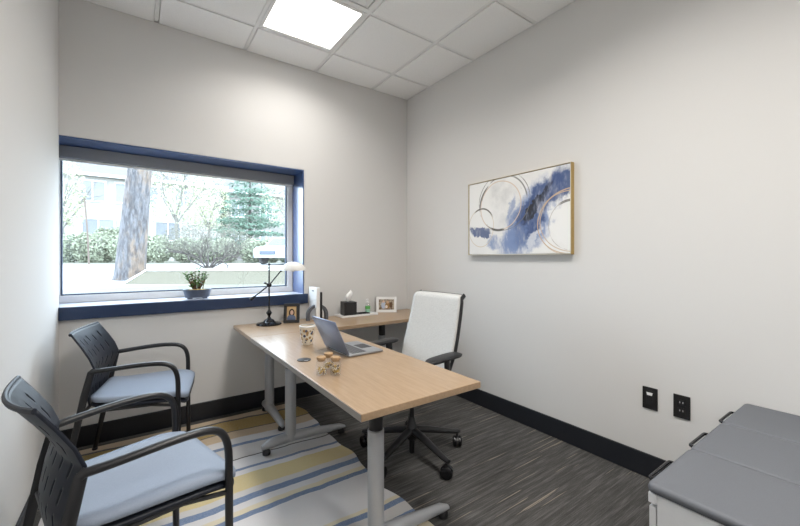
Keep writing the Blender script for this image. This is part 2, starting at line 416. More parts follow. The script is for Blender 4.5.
lo = bpy.data.objects.new('panel_glow', ld); C.objects.link(lo); lo.parent = L; lo.location = (0, 0, .003)
dup(L, (LX0 + .3048, LY0 + .3048 - 3 * .6096, ZC), 0, 'added square fill lamp in the ceiling overhead, out of view')
dup(L, (LX0 + .3048, LY0 + .3048 - 6 * .6096, ZC), 0, 'added square fill lamp in the ceiling near the door, out of view')
ld2 = ld.copy(); ld2.energy = 22.0     # both added unseen panels run stronger, to brighten the room
for o_ in bpy.data.objects:
    if o_.type == 'LIGHT' and o_ is not lo: o_.data = ld2
V = thing('ceiling_vent', 'square grey air vent in the ceiling nearer than the lit panel', 'air vent', (LX0 + .3048, LY0 - .3048, ZC))
ringframe(MB(), -.292, .292, -.292, .292, .022, -.006, .05).build('frame', M['tbar'], V)
for k, (a, b) in enumerate(((.262, .20), (.185, .125), (.11, .05))):
    m = MB(); m.loft([[Vector((sx * r_, sy * r_, z_)) for sx, sy in ((-1, -1), (1, -1), (1, 1), (-1, 1))] for r_, z_ in ((a, -.004), (b, .035), (b - .004, .035), (a - .006, -.006))], cap=False, closed=True)
    m.build('louver', M['tbar'], V)
MB().box(-.27, .27, -.27, .27, .05, .056).build('duct_plate', M['blind'], V)

# ------------------------------------------------------------------ window
w = bpy.data.objects.new('window_1', None); C.objects.link(w); struct(w, 'wide fixed window in a deep navy recess', 'window')
m = MB()
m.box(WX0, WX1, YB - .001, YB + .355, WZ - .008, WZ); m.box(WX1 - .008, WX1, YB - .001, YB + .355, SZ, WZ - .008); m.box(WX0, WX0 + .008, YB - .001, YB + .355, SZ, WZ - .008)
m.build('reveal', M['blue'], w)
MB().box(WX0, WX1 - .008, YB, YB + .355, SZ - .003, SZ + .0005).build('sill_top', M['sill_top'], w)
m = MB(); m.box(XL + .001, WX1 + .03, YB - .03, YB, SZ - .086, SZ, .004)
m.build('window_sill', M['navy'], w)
FY = 3.515
def vframe(m, x0, x1, z0, z1, wd_, y0, y1):
    m.box(x0, x1, y0, y1, z0, z0 + wd_, .003, 1); m.box(x0, x1, y0, y1, z1 - wd_, z1, .003, 1)
    m.box(x0, x0 + wd_, y0, y1, z0 + wd_, z1 - wd_, .003, 1); m.box(x1 - wd_, x1, y0, y1, z0 + wd_, z1 - wd_, .003, 1); return m
vframe(MB(), WX0 + .009, WX1 - .009, SZ + .001, WZ - .009, .052, FY, FY + .06).build('window_frame', M['alu'], w)
vframe(MB(), WX0 + .061, WX1 - .061, SZ + .053, WZ - .061, .010, FY + .012, FY + .045).build('gasket', M['gasket'], w)
MB().box(WX0 + .065, WX1 - .065, FY + .028, FY + .034, SZ + .057, WZ - .065).build('window_pane', M['glass'], w)
b = thing('roller_blind', 'grey roller blind rolled up under the navy window head', 'blind', (.35, FY - .04, WZ - .008))
MB().box(-.852, .862, -.02, .03, -.088, -.004, .004).build('fascia', M['blind'], b)
MB().box(-.84, .85, .000, .016, -.106, -.090, .003).build('bottom_bar', M['alu'], b)

# ------------------------------------------------------------------ rug
nx, ny = 46, 90; RX0, RX1, RY0, RY1 = -.38, 1.110, .75, 3.155
vs, fs = [], []
random.seed(3); p1, p2 = random.random() * 6, random.random() * 6
for L_ in (0, 1):
    for j in range(ny + 1):
        for i in range(nx + 1):
            x = RX0 + (RX1 - RX0) * i / nx; y = RY0 + (RY1 - RY0) * j / ny
            ed = max(0, (x - .7) / .42)
            x2 = x + ed * (.012 * math.sin(y * 9 + p1) + .007 * math.sin(y * 23 + p2)) - .03 * ed * math.exp(-((y - 1.785) / .09) ** 2)
            z = .0012 + (.007 + .003 * ed * (1 + math.sin(y * 17 + p2)) * .5) * L_
            vs.append((x2, y, z))
N = (nx + 1) * (ny + 1)
for j in range(ny):
    for i in range(nx):
        a = j * (nx + 1) + i; fs.append((a, a + nx + 1, a + nx + 2, a + 1)); a += N; fs.append((a, a + 1, a + nx + 2, a + nx + 1))
bd = [i for i in range(nx + 1)] + [j * (nx + 1) + nx for j in range(1, ny + 1)] + [ny * (nx + 1) + i for i in range(nx - 1, -1, -1)] + [j * (nx + 1) for j in range(ny - 1, 0, -1)]
for a, b_ in zip(bd, bd[1:] + bd[:1]): fs.append((a, b_, b_ + N, a + N))
tag(raw('area_rug', vs, fs, M['rug']), 'cream rug with wavy blue and yellow stripes under desk and guest chairs', 'rug')

# ------------------------------------------------------------------ desks
DZ = .715
def tleg(root, x, y, along, z0, off0, off1, collar=.53):
    """column + foot; foot runs along 'x' or 'y' from off0 to off1 about the column"""
    lg = MB().lathe([(.035, z0 + .05), (.035, collar), (.030, collar + .003)], 28, (x, y, 0)).build('leg', M['silver'], root, True)
    MB().lathe([(.030, collar + .002), (.030, DZ - .034)], 24, (x, y, 0)).build('collar', M['black_metal'], lg, True)
    def P(t_, s_, z_): return Vector((x + t_, y + s_, z_)) if along == 'x' else Vector((x + s_, y + t_, z_))
    rings = []
    for f in [i / 14 for i in range(15)]:
        t_ = off0 + (off1 - off0) * f
        d_ = abs(t_) / max(abs(off0), abs(off1)); ht = .068 - .032 * d_ ** 1.3; hw = .034 - .012 * d_; zb = z0 + .026
        if f in (0.0, 1.0): ht *= .6; hw *= .6
        zc = zb + ht / 2 + .012 * (1 - d_)
        rings.append([P(t_, hw * math.cos(a) , zc + ht / 2 * math.sin(a)) for a in [2 * PI * k / 14 for k in range(14)]])
    ft = MB().loft(rings).build('foot', M['silver'], lg, True)
    for t_ in (off0 + (.03 if off1 > off0 else -.03), off1 - (.03 if off1 > off0 else -.03)):
        q = P(t_, 0, z0)
        MB().lathe([(.012, .0), (.024, .002), (.026, .018), (.018, .034), (.008, .045)], 16, q).build('glide', M['black'], lg, True)
    MB().box(x - .05, x + .05, y - .05, y + .05, DZ - .034, DZ - .0285, .001, 1).build('mounting_plate', M['black_metal'], lg)
D = thing('desk', 'light maple desk pointing from the window wall into the room, laptop on top', 'desk')
MB().box(.627, 1.222, 1.115, 2.652, DZ - .028, DZ, .0025).build('desktop', M['wood'], D)
MB().box(.6255, .6268, 1.116, 2.651, DZ - .027, DZ - .002).build('edge_band', M['edge'], D)['label'] = 'grey edge strip'
tleg(D, .82, 1.335, 'x', .0095, -.18, .41); tleg(D, .82, 2.405, 'x', .0095, -.185, .395)
gr = MB().lathe([(.036, DZ), (.036, DZ + .003), (.030, DZ + .0035)], 28, (.718, 1.893, 0)).build('cable_grommet', M['black'], D, True)
MB().box(.708, .730, 1.86, 1.868, DZ + .0034, DZ + .0042).build('grommet_slot', M['silver'], gr)
MB().box(.80, .84, 1.37, 2.37, DZ - .055, DZ - .0345, .002).build('support_rail', M['black_metal'], D)
D2 = thing('side_desk', 'light maple return desk running along the window wall to the corner', 'desk')
MB().box(.627, 2.368, 2.656, 3.208, DZ - .028, DZ, .0025).build('desktop', M['wood_x'], D2)
tleg(D2, .85, 2.99, 'y', .0095, -.33, .15, .60); tleg(D2, 1.88, 2.95, 'y', .0005, -.27, .21)
MB().box(.90, 1.80, 2.95, 2.99, DZ - .055, DZ - .0345, .002).build('support_rail', M['black_metal'], D2)
tag(MB().tube(bez((.97, 2.60, .684), (.90, 2.62, .45), (.97, 2.75, .30), (.93, 2.80, .02), 20), .004, 8).build('power_cable', M['black'], None, True), 'thin black cable hanging down under the maple desk beside its grey legs', 'cable')

# ------------------------------------------------------------------ guest chairs
def make_guest(label):
    t = thing('guest_chair', label, 'chair', group='slatted-back guest chairs')
    # seat pad, saddle-shaped
    def pad(name, z_off, th, inset, mat, edge):
        nu, nv = 18, 18; top = []
        def zt(a, b):   # a: -1 rear..1 front ; b: -1..1 across
            z = .474 + .006 * b * b - .010 * (1 - a * a) * (1 - b * b)
            if a > .4: z -= .024 * ((a - .4) / .6) ** 2
            if a < -.5: z += .012 * ((-a - .5) / .5) ** 2
            return z
        vs, fs = [], []
        def pt(a, b, k):
            hw = (.255 if a > .5 else .255 - .045 * (.5 - a) / 1.5) - inset
            x = a * (.240 - inset) + .046; y = b * hw
            # round the plan corners
            c_ = max(0, abs(a) - .78) / .22; e_ = max(0, abs(b) - .78) / .22
            if c_ > 0 and e_ > 0:
                q = math.hypot(c_, e_)
                if q > 1: x -= math.copysign((c_ - c_ / q) * .22 * .248, a); y -= math.copysign((e_ - e_ / q) * .22 * hw, b)
            rim = max(abs(a), abs(b)) ** 10
            z = zt(a, b) + z_off
            return (x, y, z - rim * edge * .5) if k else (x, y, z - th + rim * edge * .5)
        for k in (1, 0):
            for i in range(nu + 1):
                for j in range(nv + 1): vs.append(pt(-1 + 2 * i / nu, -1 + 2 * j / nv, k))
        N_ = (nu + 1) * (nv + 1)
        for i in range(nu):
            for j in range(nv):
                a = i * (nv + 1) + j; fs.append((a, a + nv + 1, a + nv + 2, a + 1)); a += N_; fs.append((a, a + 1, a + nv + 2, a + nv + 1))
        bd = [j for j in range(nv + 1)] + [i * (nv + 1) + nv for i in range(1, nu + 1)] + [nu * (nv + 1) + j for j in range(nv - 1, -1, -1)] + [i * (nv + 1) for i in range(nu - 1, 0, -1)]
        for a, b in zip(bd, bd[1:] + bd[:1]): fs.append((a, b, b + N_, a + N_))
        o = raw(name, vs, fs, mat, t); bm = bmesh.new(); bm.from_mesh(o.data); bmesh.ops.recalc_face_normals(bm, faces=bm.faces[:]); bm.to_mesh(o.data); bm.free()
        o.data.polygons.foreach_set('use_smooth', [True] * len(o.data.polygons)); return o
    pad('seat', 0, .044, 0, M['seat_fabric'], .022)
    pad('seat_shell', -.045, .026, .004, M['shell'], .012)
    # slotted back shell
    NU, NV = 62, 48
    def bp(a, v):
        z = .425 + v * .405
        K = ((.425, -.200, .165), (.49, -.203, .186), (.56, -.186, .212), (.64, -.160, .232), (.70, -.182, .232), (.76, -.216, .227), (.831, -.262, .219))
        for (z0_, x0_, h0_), (z1_, x1_, h1_) in zip(K, K[1:]):
            if z <= z1_ + 1e-6:
                f_ = (z - z0_) / (z1_ - z0_); x = x0_ + (x1_ - x0_) * f_; hw = h0_ + (h1_ - h0_) * f_; break
        bow = .042 * (1 - a * a) * (.55 + .45 * v)
        z -= .010 * (1 - a * a) * v
        return Vector((x - bow, a * hw, z))
    cols = [(5, 6), (11, 12), (17, 18), (22, 23), (28, 29), (34, 35)]; rows = [(3, 9), (12, 18), (21, 27), (30, 36), (38, 43)]
    hole = set()
    for ci, (c0, c1) in enumerate(cols):
        for ri, (r0, r1) in enumerate(rows):
            sh = (ci % 2)
            for j in range(r0 + sh, r1 + sh - 1):
                hole.add((int(1.5 * c0) + 1, j))
    bm = bmesh.new(); g = [[bm.verts.new(bp(-1 + 2 * i / NU, j / NV)) for j in range(NV + 1)] for i in range(NU + 1)]
    for i in range(NU):
        for j in range(NV):
            if (i, j) in hole: continue
            bm.faces.new((g[i][j], g[i + 1][j], g[i + 1][j + 1], g[i][j + 1]))
    bmesh.ops.recalc_face_normals(bm, faces=bm.faces[:])
    me = bpy.data.meshes.new('backrest'); bm.to_mesh(me); bm.free(); me.polygons.foreach_set('use_smooth', [True] * len(me.polygons)); me.materials.append(M['shell'])
    bk = bpy.data.objects.new('backrest', me); C.objects.link(bk); bk.parent = t
    sd = bk.modifiers.new('thick', 'SOLIDIFY'); sd.thickness = .009; sd.offset = 0
    pts = [bp(-1 + 2 * i / 20, 1.0) + Vector((-.004, 0, .002)) for i in range(21)]
    MB().tube(pts, .0085, 8, (1, .9)).build('top_lip', M['shell'], bk, True)
    for s in (-1, 1):
        y = s * .262
        MB().tube([Vector((-.175, y * .905, .622))] + bez((-.165, y * .91, .630), (-.06, y * .99, .638), (.05, y, .652), (.135, y, .645), 8) + bez((.135, y, .645), (.205, y, .640), (.236, y, .615), (.237, y, .51), 9)[1:] + [Vector((.238, y, .30)), Vector((.240, y, .012))], .0132, 12, (1, 1.2)).build('arm_and_front_leg', M['black_metal'], t, True)
        MB().tube([(-.160, y * .905, .640), (-.172, y * .91, .625), (-.200, y * .93, .50), (-.245, y * .99, .25), (-.292, y * 1.01, .012)], [.010, .0165, .018, .0145, .012], 10, (1, .62), Vector((1, 0, 0))).build('rear_leg', M['black_metal'], t, True)
        MB().tube([(-.20, y * .80, .405), (.10, y * .84, .402), (.232, y * .98, .392)], .009, 8).build('seat_rail', M['black_metal'], t, True)
        MB().lathe([(.015, 0), (.0165, .004), (.0155, .014)], 12, (.240, y, .0)).build('foot_cap', M['black'], t, True)
        MB().lathe([(.015, 0), (.0165, .004), (.0155, .014)], 12, (-.292, y * 1.01, .0)).build('foot_cap', M['black'], t, True)
    MB().tube([(-.215, -.235, .405), (-.215, .235, .405)], .009, 8).build('cross_bar', M['black_metal'], t, True)
    return t
g0 = make_guest('black guest chair with blue-grey seat nearest the camera, cut by the left edge')
g0.location = (-.025, 1.654, .0092); g0.rotation_euler = (0, 0, R(14.5))
dup(g0, (.007, 2.80, .0092), R(-11), 'black guest chair with blue-grey seat under the window, in the far left corner')

# ------------------------------------------------------------------ task chair
TH = R(184)
t = thing('office_chair', 'white mesh-backed office chair on black castors behind the maple desk', 'chair', (1.431, 1.890, .0), TH)
MB().lathe([(.028, .10), (.038, .115), (.040, .165), (.030, .19), (.024, .215), (.018, .235)], 24).build('hub', M['black'], t, True)
MB().lathe([(.016, .012), (.018, .018), (.018, .24), (.0145, .242), (.0145, .395)], 20).build('gas_cylinder', M['black_metal'], t, True)
for k in range(5):
    a = R(-17 + 72 * k) - TH; ca, sa = math.cos(a), math.sin(a)
    lg = MB().tube([(ca * r_, sa * r_, z_) for r_, z_ in ((.02, .158), (.10, .148), (.20, .125), (.30, .104), (.340, .100))], [.028, .027, .023, .019, .014], 10, (.8, 1.0)).build('base_leg', M['black'], t, True)
    sw = a + R(70 + 37 * k)
    mt = Matrix.Translation((ca * .322, sa * .322, .0365)) @ Matrix.Rotation(sw, 4, 'Z')
    cst = MB()
    for s in (-1, 1):
        cst.loft([[mt @ Vector((r_ * math.cos(2 * PI * i / 22), s * y_, r_ * math.sin(2 * PI * i / 22))) for i in range(22)] for r_, y_ in ((.026, .006), (.035, .008), (.036, .015), (.035, .024), (.024, .029), (.010, .030))])
    cst = cst.build('castor', M['gloss_black'], lg, True)
    f = MB(); f.loft([[mt @ Vector(((.039) * math.cos(R(q)), y_, .039 * math.sin(R(q)))) for q in range(10, 171, 16)] + [mt @ Vector(((.020) * math.cos(R(q)), y_, .020 * math.sin(R(q)))) for q in range(170, 9, -16)] for y_ in (-.0055, .0055)])
    f.tube([(ca * .322, sa * .322, .068), (ca * .322, sa * .322, .103)], .007, 8); f.build('castor_fork', M['black'], lg, True)
MB().box(-.12, .13, -.07, .07, .385, .432, .015, 3).build('tilt_mechanism', M['black'], t, True)
m = MB(); rings = []
prof = [(.0, .425), (.92, .43), (1.0, .455), (1.0, .475), (.95, .495), (.75, .503), (.4, .500), (0.02, .498)]
for f_, z_ in prof:
    ring_ = []
    for i in range(40):
        a = 2 * PI * i / 40; ca, sa = math.cos(a), math.sin(a)
        e_ = (abs(ca) ** 4 + abs(sa) ** 4) ** -.25
        ring_.append(Vector((.01 + .235 * f_ * ca * e_, .24 * f_ * sa * e_, z_ - (.02 * max(0, ca * f_ - .5)))))
    rings.append(ring_)
m.loft(rings).build('seat', M['dark_fabric'], t, True, 60)
def bk(a, v, dx=0.0):
    z = .555 + v * .472
    x = -.092 - .128 * v - .012 * math.sin(v * PI) 
    if v > .93: x -= .035 * ((v - .93) / .07) ** 2; z -= .012 * ((v - .93) / .07) ** 2
    hw = .238 - .020 * v - .02 * max(0, .25 - v) / .25
    if v > .86: hw -= .016 * ((v - .86) / .14) ** 2
    return Vector((x - .022 * (1 - a * a) + dx, a * hw, z))
NU, NV = 20, 30
bm = bmesh.new(); g = [[bm.verts.new(bk(-1 + 2 * i / NU, j / NV)) for j in range(NV + 1)] for i in range(NU + 1)]
for i in range(NU):
    for j in range(NV): bm.faces.new((g[i][j], g[i + 1][j], g[i + 1][j + 1], g[i][j + 1]))
bmesh.ops.recalc_face_normals(bm, faces=bm.faces[:])
me = bpy.data.meshes.new('backrest'); bm.to_mesh(me); bm.free(); me.polygons.foreach_set('use_smooth', [True] * len(me.polygons)); me.materials.append(M['knit'])
bko = bpy.data.objects.new('backrest', me); C.objects.link(bko); bko.parent = t; bko['label'] = 'white knitted mesh back'
sd = bko.modifiers.new('thick', 'SOLIDIFY'); sd.thickness = .010; sd.offset = 0
m = MB()
for s in (-1, 1):
    m.tube([bk(s, v / 16, -.018) + Vector((0, s * .001, 0)) for v in range(0, 17)], .0115, 8, (1.3, .6), Vector((1, 0, 0)))
m.tube([bk(-1 + i / 8, .985, -.020) for i in range(17)], .0095, 8); m.tube([bk(-1 + i / 8, 0.0, -.016) for i in range(17)], .011, 8)
m.build('back_frame', M['black'], t, True)
MB().tube([(-.10, 0, .41), (-.18, 0, .42), (-.205, 0, .50), (-.18, 0, .60)], [.03, .03, .026, .02], 12, (1, 1.6)).build('back_support', M['black'], t, True)
for s in (-1, 1):
    y = s * .268 if s > 0 else -.292
    ap = MB(); rr = []
    for k in range(13):
        f_ = k / 12; x = (-.155 if s > 0 else -.115) + .275 * f_; hw = .044 * (1 - abs(2 * f_ - 1) ** 6 * .55); hz = .014 * (1 - abs(2 * f_ - 1) ** 8 * .6)
        rr.append([Vector((x, y + hw * math.copysign(abs(math.cos(a)) ** .6, math.cos(a)), .672 - .012 * f_ * f_ + hz * math.copysign(abs(math.sin(a)) ** .6, math.sin(a)))) for a in [2 * PI * q / 20 for q in range(20)]])
    ap.loft(rr).build('armrest_pad', M['black'], t, True)
    MB().tube(rounded([(-.02, s * .12, .425), (-.03, s * .245, .43), (-.05, y, .50), (-.04, y, .658)], .05, 6), [.020] * 19 if False else .017, 10, (1.5, .8), Vector((1, 0, 0))).build('armrest_post', M['black'], t, True)

# ------------------------------------------------------------------ padded pedestals along the right wall
def make_ped(label):
    t = thing('filing_pedestal', label, 'filing pedestal', group='padded filing pedestals')
    m = MB(); m.box(-.180, .180, -.50, -.018, .035, .531, .003); m.box(-.180, .180, -.018, .006, .500, .531, .003); m.build('body', M['cab_white'], t)
    for z0, z1 in ((.045, .175), (.180, .310), (.315, .490)):
        d_ = MB().box(-.178, .178, -.016, .004, z0, z1, .003).build('drawer', M['cab_white'], t)
    m = MB(); rr = []
    for z_, ins in ((.532, .006), (.535, .001), (.548, 0), (.555, .002), (.5595, .008), (.5615, .02), (.563, .07)):
        x1, y1 = .1832 - ins, .262 - ins; ring_ = []
        for cx, cy, a0 in ((x1, y1, 0), (-x1, y1, 90), (-x1, -y1, 180), (x1, -y1, 270)):
            rad = max(.004, .020 - ins)
            for q in range(5):
                a = R(a0 + 22.5 * q); ring_.append(Vector((cx - math.copysign(rad, cx) + rad * math.cos(a), cy - math.copysign(rad, cy) + rad * math.sin(a) - .252, z_)))
        rr.append(ring_)
    m.loft(rr).build('cushion', M['cushion'], t, True, 60)
    MB().tube(rounded([(-.085, .004, .522), (-.085, .038, .526), (.085, .038, .526), (.085, .004, .522)], .012, 5), .006, 10, (1.0, 1.0)).build('handle', M['gloss_black'], t, True)
    for sx in (-1, 1):
        for sy in (-.44, -.07):
            MB().lathe([(.012, .0), (.022, .002), (.022, .03), (.012, .036)], 16, (sx * .14, sy, 0)).build('castor', M['black'], t, True)
    return t
p0 = make_ped('padded-top white filing pedestal nearest the camera, its white side showing')
p0.location = (1.467, .485, 0)
dup(p0, (1.8345, .485, 0), 0, 'padded-top filing pedestal in the middle of the row')
dup(p0, (2.202, .485, 0), 0, 'padded-top filing pedestal pushed against the outlet wall, last of the row')

# ------------------------------------------------------------------ painting, outlets
P = thing('framed_painting', 'abstract blue and white canvas with rings in a slim gold frame on the right wall', 'painting', (XR, 1.819, 1.590), R(-90))
MB().box(-.468, .468, -.036, -.004, -.306, .306).build('canvas', M['canvas'], P)
P.scale = (.9827, 1, .979)
m = MB(); fo, fi = .477, .470
m.box(-.477, .477, -.042, -.001, .3095, .315, .001, 1); m.box(-.477, .477, -.042, -.001, -.315, -.3095, .001, 1)
m.box(-.477, -.4715, -.042, -.001, -.3095, .3095, .001, 1); m.box(.4715, .477, -.042, -.001, -.3095, .3095, .001, 1)
m.build('frame', M['gold'], P)
m = MB()
m.box(-.477, .477, -.0425, -.0418, .3098, .3148); m.box(-.477, .477, -.0425, -.0418, -.3148, -.3098); m.box(-.4768, -.4718, -.0425, -.0418, -.3098, .3098); m.box(.4718, .4768, -.0425, -.0418, -.3098, .3098)
m.build('frame_face', M['silver_leaf'], P)
o1 = thing('switch_plate', 'black wall plate with a small white port, left of the two', 'wall plate', (XR, .899, .455), R(-90))
MB().box(-.038, .038, -.007, 0, -.062, .062, .002).build('plate', M['grey_plate'], o1)
MB().box(-.016, .016, -.010, -.0065, -.035, .045, .001, 1).build('insert', M['black'], o1)
m = MB(); m.prism([(-.016, .034), (.016, .034), (.012, .018), (-.012, .018)], -.0115, -.009); m.build('port', M['white'], o1)
o2 = thing('power_outlet', 'black double power outlet plate beside the padded pedestals', 'outlet', (XR, .748, .455), R(-90))
MB().box(-.038, .038, -.007, 0, -.062, .062, .002).build('plate', M['grey_plate'], o2)
for z_ in (-.022, .022):
    s_ = MB().box(-.017, .017, -.010, -.0065, z_ - .016, z_ + .016, .004).build('socket', M['black'], o2)
    m = MB(); m.box(-.009, -.005, -.0104, -.0095, z_ - .002, z_ + .007); m.box(.005, .009, -.0104, -.0095, z_ - .002, z_ + .007); m.build('contacts', M['metal_pin'], s_)

# ------------------------------------------------------------------ things on the desks
# lamp
l = thing('desk_lamp', 'black adjustable desk lamp with white glass shade by the window sill', 'lamp', (.874, 3.085, DZ), R(-25))
MB().lathe([(.098, 0), (.100, .006), (.094, .014), (.060, .020), (.046, .026), (.036, .040), (.016, .050), (.013, .06)], 36).build('base', M['gloss_black'], l, True)
MB().lathe([(.006, .05), (.012, .075), (.024, .095), (.012, .115), (.0075, .125), (.0065, .14), (.0065, .30), (.0055, .47), (.004, .48), (.010, .488), (.008, .498), (.002, .502)], 20).build('pole', M['gloss_black'], l, True)
ar = MB().tube([(-.125, 0, .222), (-.08, 0, .256), (0, 0, .322), (.075, 0, .415), (.110, 0, .460)], [.006, .0055, .0055, .005, .005], 10).build('arm', M['gloss_black'], l, True)
MB().tube([(-.145, 0, .205), (-.138, 0, .211), (-.106, 0, .236)], [.012, .013, .006], 12).build('counterweight', M['gloss_black'], ar, True)
MB().tube([(.09, 0, .432), (.125, 0, .470)], [.008, .011], 12).build('socket', M['gloss_black'], ar, True)
m = MB(); m.ball((0, 0, .322), .021, 2); m.tube([(-.035, -.03, .345), (0, -.012, .325)], [.009, .005], 8); m.tube([(0, -.028, .318), (0, .028, .318)], .008, 10); m.build('joint', M['gloss_black'], l, True)
m = MB(); prof = [(math.cos(a) , math.sin(a)) for a in [R(q) for q in range(0, 89, 8)]]
outer = [[Vector((.195 + .100 * c_ * math.cos(2 * PI * i / 36), .075 * c_ * math.sin(2 * PI * i / 36), .440 + .072 * s_)) for i in range(36)] for c_, s_ in prof]
inner = [[Vector((.195 + .095 * c_ * math.cos(2 * PI * i / 36), .069 * c_ * math.sin(2 * PI * i / 36), .440 + .067 * s_)) for i in range(36)] for c_, s_ in prof]
m.loft(inner[::-1] + outer); sh = m.build('lamp_shade', M['shade'], l, True, 50); sh['label'] = 'white opal glass shade'
MB().lathe([(.012, .430), (.020, .445), (.018, .470), (.010, .492)], 16, (.185, 0, 0)).build('bulb', M['white'], l, True)

def photo(name, label, loc, rz, W_, H_, bar, tilt, fm, pm, pic):
    t = thing(name, label, 'picture frame', loc, rz)
    T = Matrix.Rotation(R(-tilt), 4, 'X')
    m = MB()
    for b_ in ((-W_ / 2, W_ / 2, 0, .016, 0, bar), (-W_ / 2, W_ / 2, 0, .016, H_ - bar, H_), (-W_ / 2, -W_ / 2 + bar, 0, .016, bar, H_ - bar), (W_ / 2 - bar, W_ / 2, 0, .016, bar, H_ - bar)):
        m.box(*b_, bev=.002, seg=1, mat=T)
    m.build('frame', fm, t)
    MB().box(-W_ / 2 + bar, W_ / 2 - bar, .006, .012, bar, H_ - bar, mat=T).build('photograph', pm, t)
    MB().box(-W_ / 2 + .004, W_ / 2 - .004, .0165, .019, .004, H_ - .004, mat=T).build('backing', M['black'], t)
    y1 = math.sin(R(tilt)) * H_ * .6
    m = MB(); m.loft([[Vector((sx * .022, .019 + y1 - .004 + q, H_ * .6)) for sx, q in ((-1, 0), (1, 0), (1, .004), (-1, .004))], [Vector((sx * .028, .019 + H_ * .42 + q, .001)) for sx, q in ((-1, 0), (1, 0), (1, .004), (-1, .004))]])
    m.build('easel_back', M['black'], t)
    return t
photo('photo_frame', 'small black picture frame with a portrait, leaning beside the lamp', (1.047, 3.05, DZ), R(-24), .130, .165, .026, 14, M['black'], M['portrait'], None)
photo('photo_frame', 'white picture frame with a group snapshot near the corner', (2.035, 3.11, DZ), R(-33), .205, .155, .026, 7, M['white'], M['group'], None)

mf = thing('magazine_file', 'tall white file standing on edge in the grey arch', 'file', (1.276, 3.115, DZ))
MB().box(-.017, .017, -.085, .085, 0, .285, .003).build('case', M['white'], mf)
MB().box(-.0185, -.0165, -.030, .012, .250, .259, .0008, 1).build('finger_slot', M['gray_felt'], mf)
tb = thing('notebook', 'black notebook standing upright against the tall white file', 'notebook', (1.309, 3.12, DZ))
MB().box(-.011, .011, -.08, .08, 0, .245, .004).build('cover', M['black'], tb)
MB().box(-.008, .008, -.0805, .076, .003, .242).build('pages', M['black_metal'], tb)
m = MB(); ou, inn = [], []
for k in range(25):
    a = PI * k / 24
    ou.append((.105 * math.cos(a) , .062 + .062 * math.sin(a) * 1.05)); inn.append((.077 * math.cos(a), .058 + .040 * math.sin(a)))
def arch_pts(r, h):
    pts = [(r, 0)] + [(r * math.cos(PI * k / 24), h + r * .95 * math.sin(PI * k / 24)) for k in range(25)] + [(-r, 0)]
    return pts
A, B = arch_pts(.098, .045), arch_pts(.072, .045)
m.loft([[Vector((a[0], y_, a[1])) for y_ in (-.016, .016)] + [Vector((b_[0], y_, b_[1])) for y_ in (.016, -.016)] for a, b_ in zip(A, B)])
ab = m.build('arch_bookend', M['gray_felt'], None, True); ab.location = (1.285, 3.075, DZ)
tag(ab, 'dark grey arch-shaped holder around the white file', 'bookend')

tr = thing('desk_tray', 'flat white tray under the tissue box on the side desk', 'tray', (1.695, 3.11, DZ))
MB().box(-.19, .19, -.083, .083, 0, .012, .003).build('tray_base', M['white'], tr)
ringframe(MB(), -.19, .19, -.083, .083, .008, .0122, .018, .001).build('rim', M['white'], tr)
tx = thing('tissue_box', 'black cube tissue box with a white tissue sticking up', 'tissue box', (1.606, 3.10, DZ + .0122), R(-8))
m = MB(); m.box(-.06, .06, -.06, .06, 0, .125, .003); m.build('box', M['black'], tx)
MB().lathe([(.034, .1252), (.034, .127), (.026, .1272)], 24, (0, 0, 0), 1, .6).build('opening', M['black_metal'], tx)
m = MB(); rr = []
for k in range(9):
    f_ = k / 8; z_ = .1275 + .098 * f_; wd_ = (.016 + .045 * math.sin(min(1, f_ * 1.1) * PI * .55)) * (1 - .93 * f_ ** 4); ring_ = []
    for i in range(24):
        a = 2 * PI * i / 24; rp = 1 + .22 * math.sin(3 * a + 4 * f_) + .12 * math.sin(5 * a - 2 * f_)
        ring_.append(Vector((wd_ * .62 * rp * math.cos(a) + .022 * f_ ** 2 - .006, wd_ * .34 * rp * math.sin(a), z_ + .012 * f_ * math.cos(a - .4))))
    rr.append(ring_)
m.loft(rr).build('tissue', M['paper'], tx, True, 70)
pt_ = thing('pen_dish', 'low black dish lying on the white tray beside the tissue box', 'dish', (1.742, 3.085, DZ + .0122), R(-5))
MB().box(-.062, .062, -.045, .045, 0, .006, .002).build('dish', M['black'], pt_)
ringframe(MB(), -.062, .062, -.045, .045, .006, .0062, .013, .001).build('rim', M['black'], pt_)
MB().tube([(-.05, -.01, .0105), (.045, .018, .0105)], .004, 8).build('pen', M['gloss_black'], pt_, True)
sz_ = thing('hand_sanitizer', 'small clear pump bottle of green gel on the white tray', 'bottle', (1.83, 3.13, DZ + .0122))
MB().lathe([(.022, .0), (.026, .003), (.026, .075), (.021, .088), (.011, .094)], 24, sy=.75).build('bottle', M['jar_glass'], sz_, True)
MB().lathe([(.020, .0035), (.0245, .006), (.0245, .062)], 24, sy=.74).build('gel', M['green_liquid'], sz_, True)
MB().lathe([(.0263, .038), (.0263, .064)], 24, sy=.76, cap=False).build('printed_label', M['label_green'], sz_, True)
m = MB(); m.lathe([(.012, .0945), (.013, .108), (.006, .110), (.005, .124), (.010, .125), (.010, .134), (.004, .136)], 16); m.tube([(0, 0, .130), (-.018, -.006, .129), (-.025, -.008, .124)], .0035, 8); m.build('pump', M['white'], sz_, True)

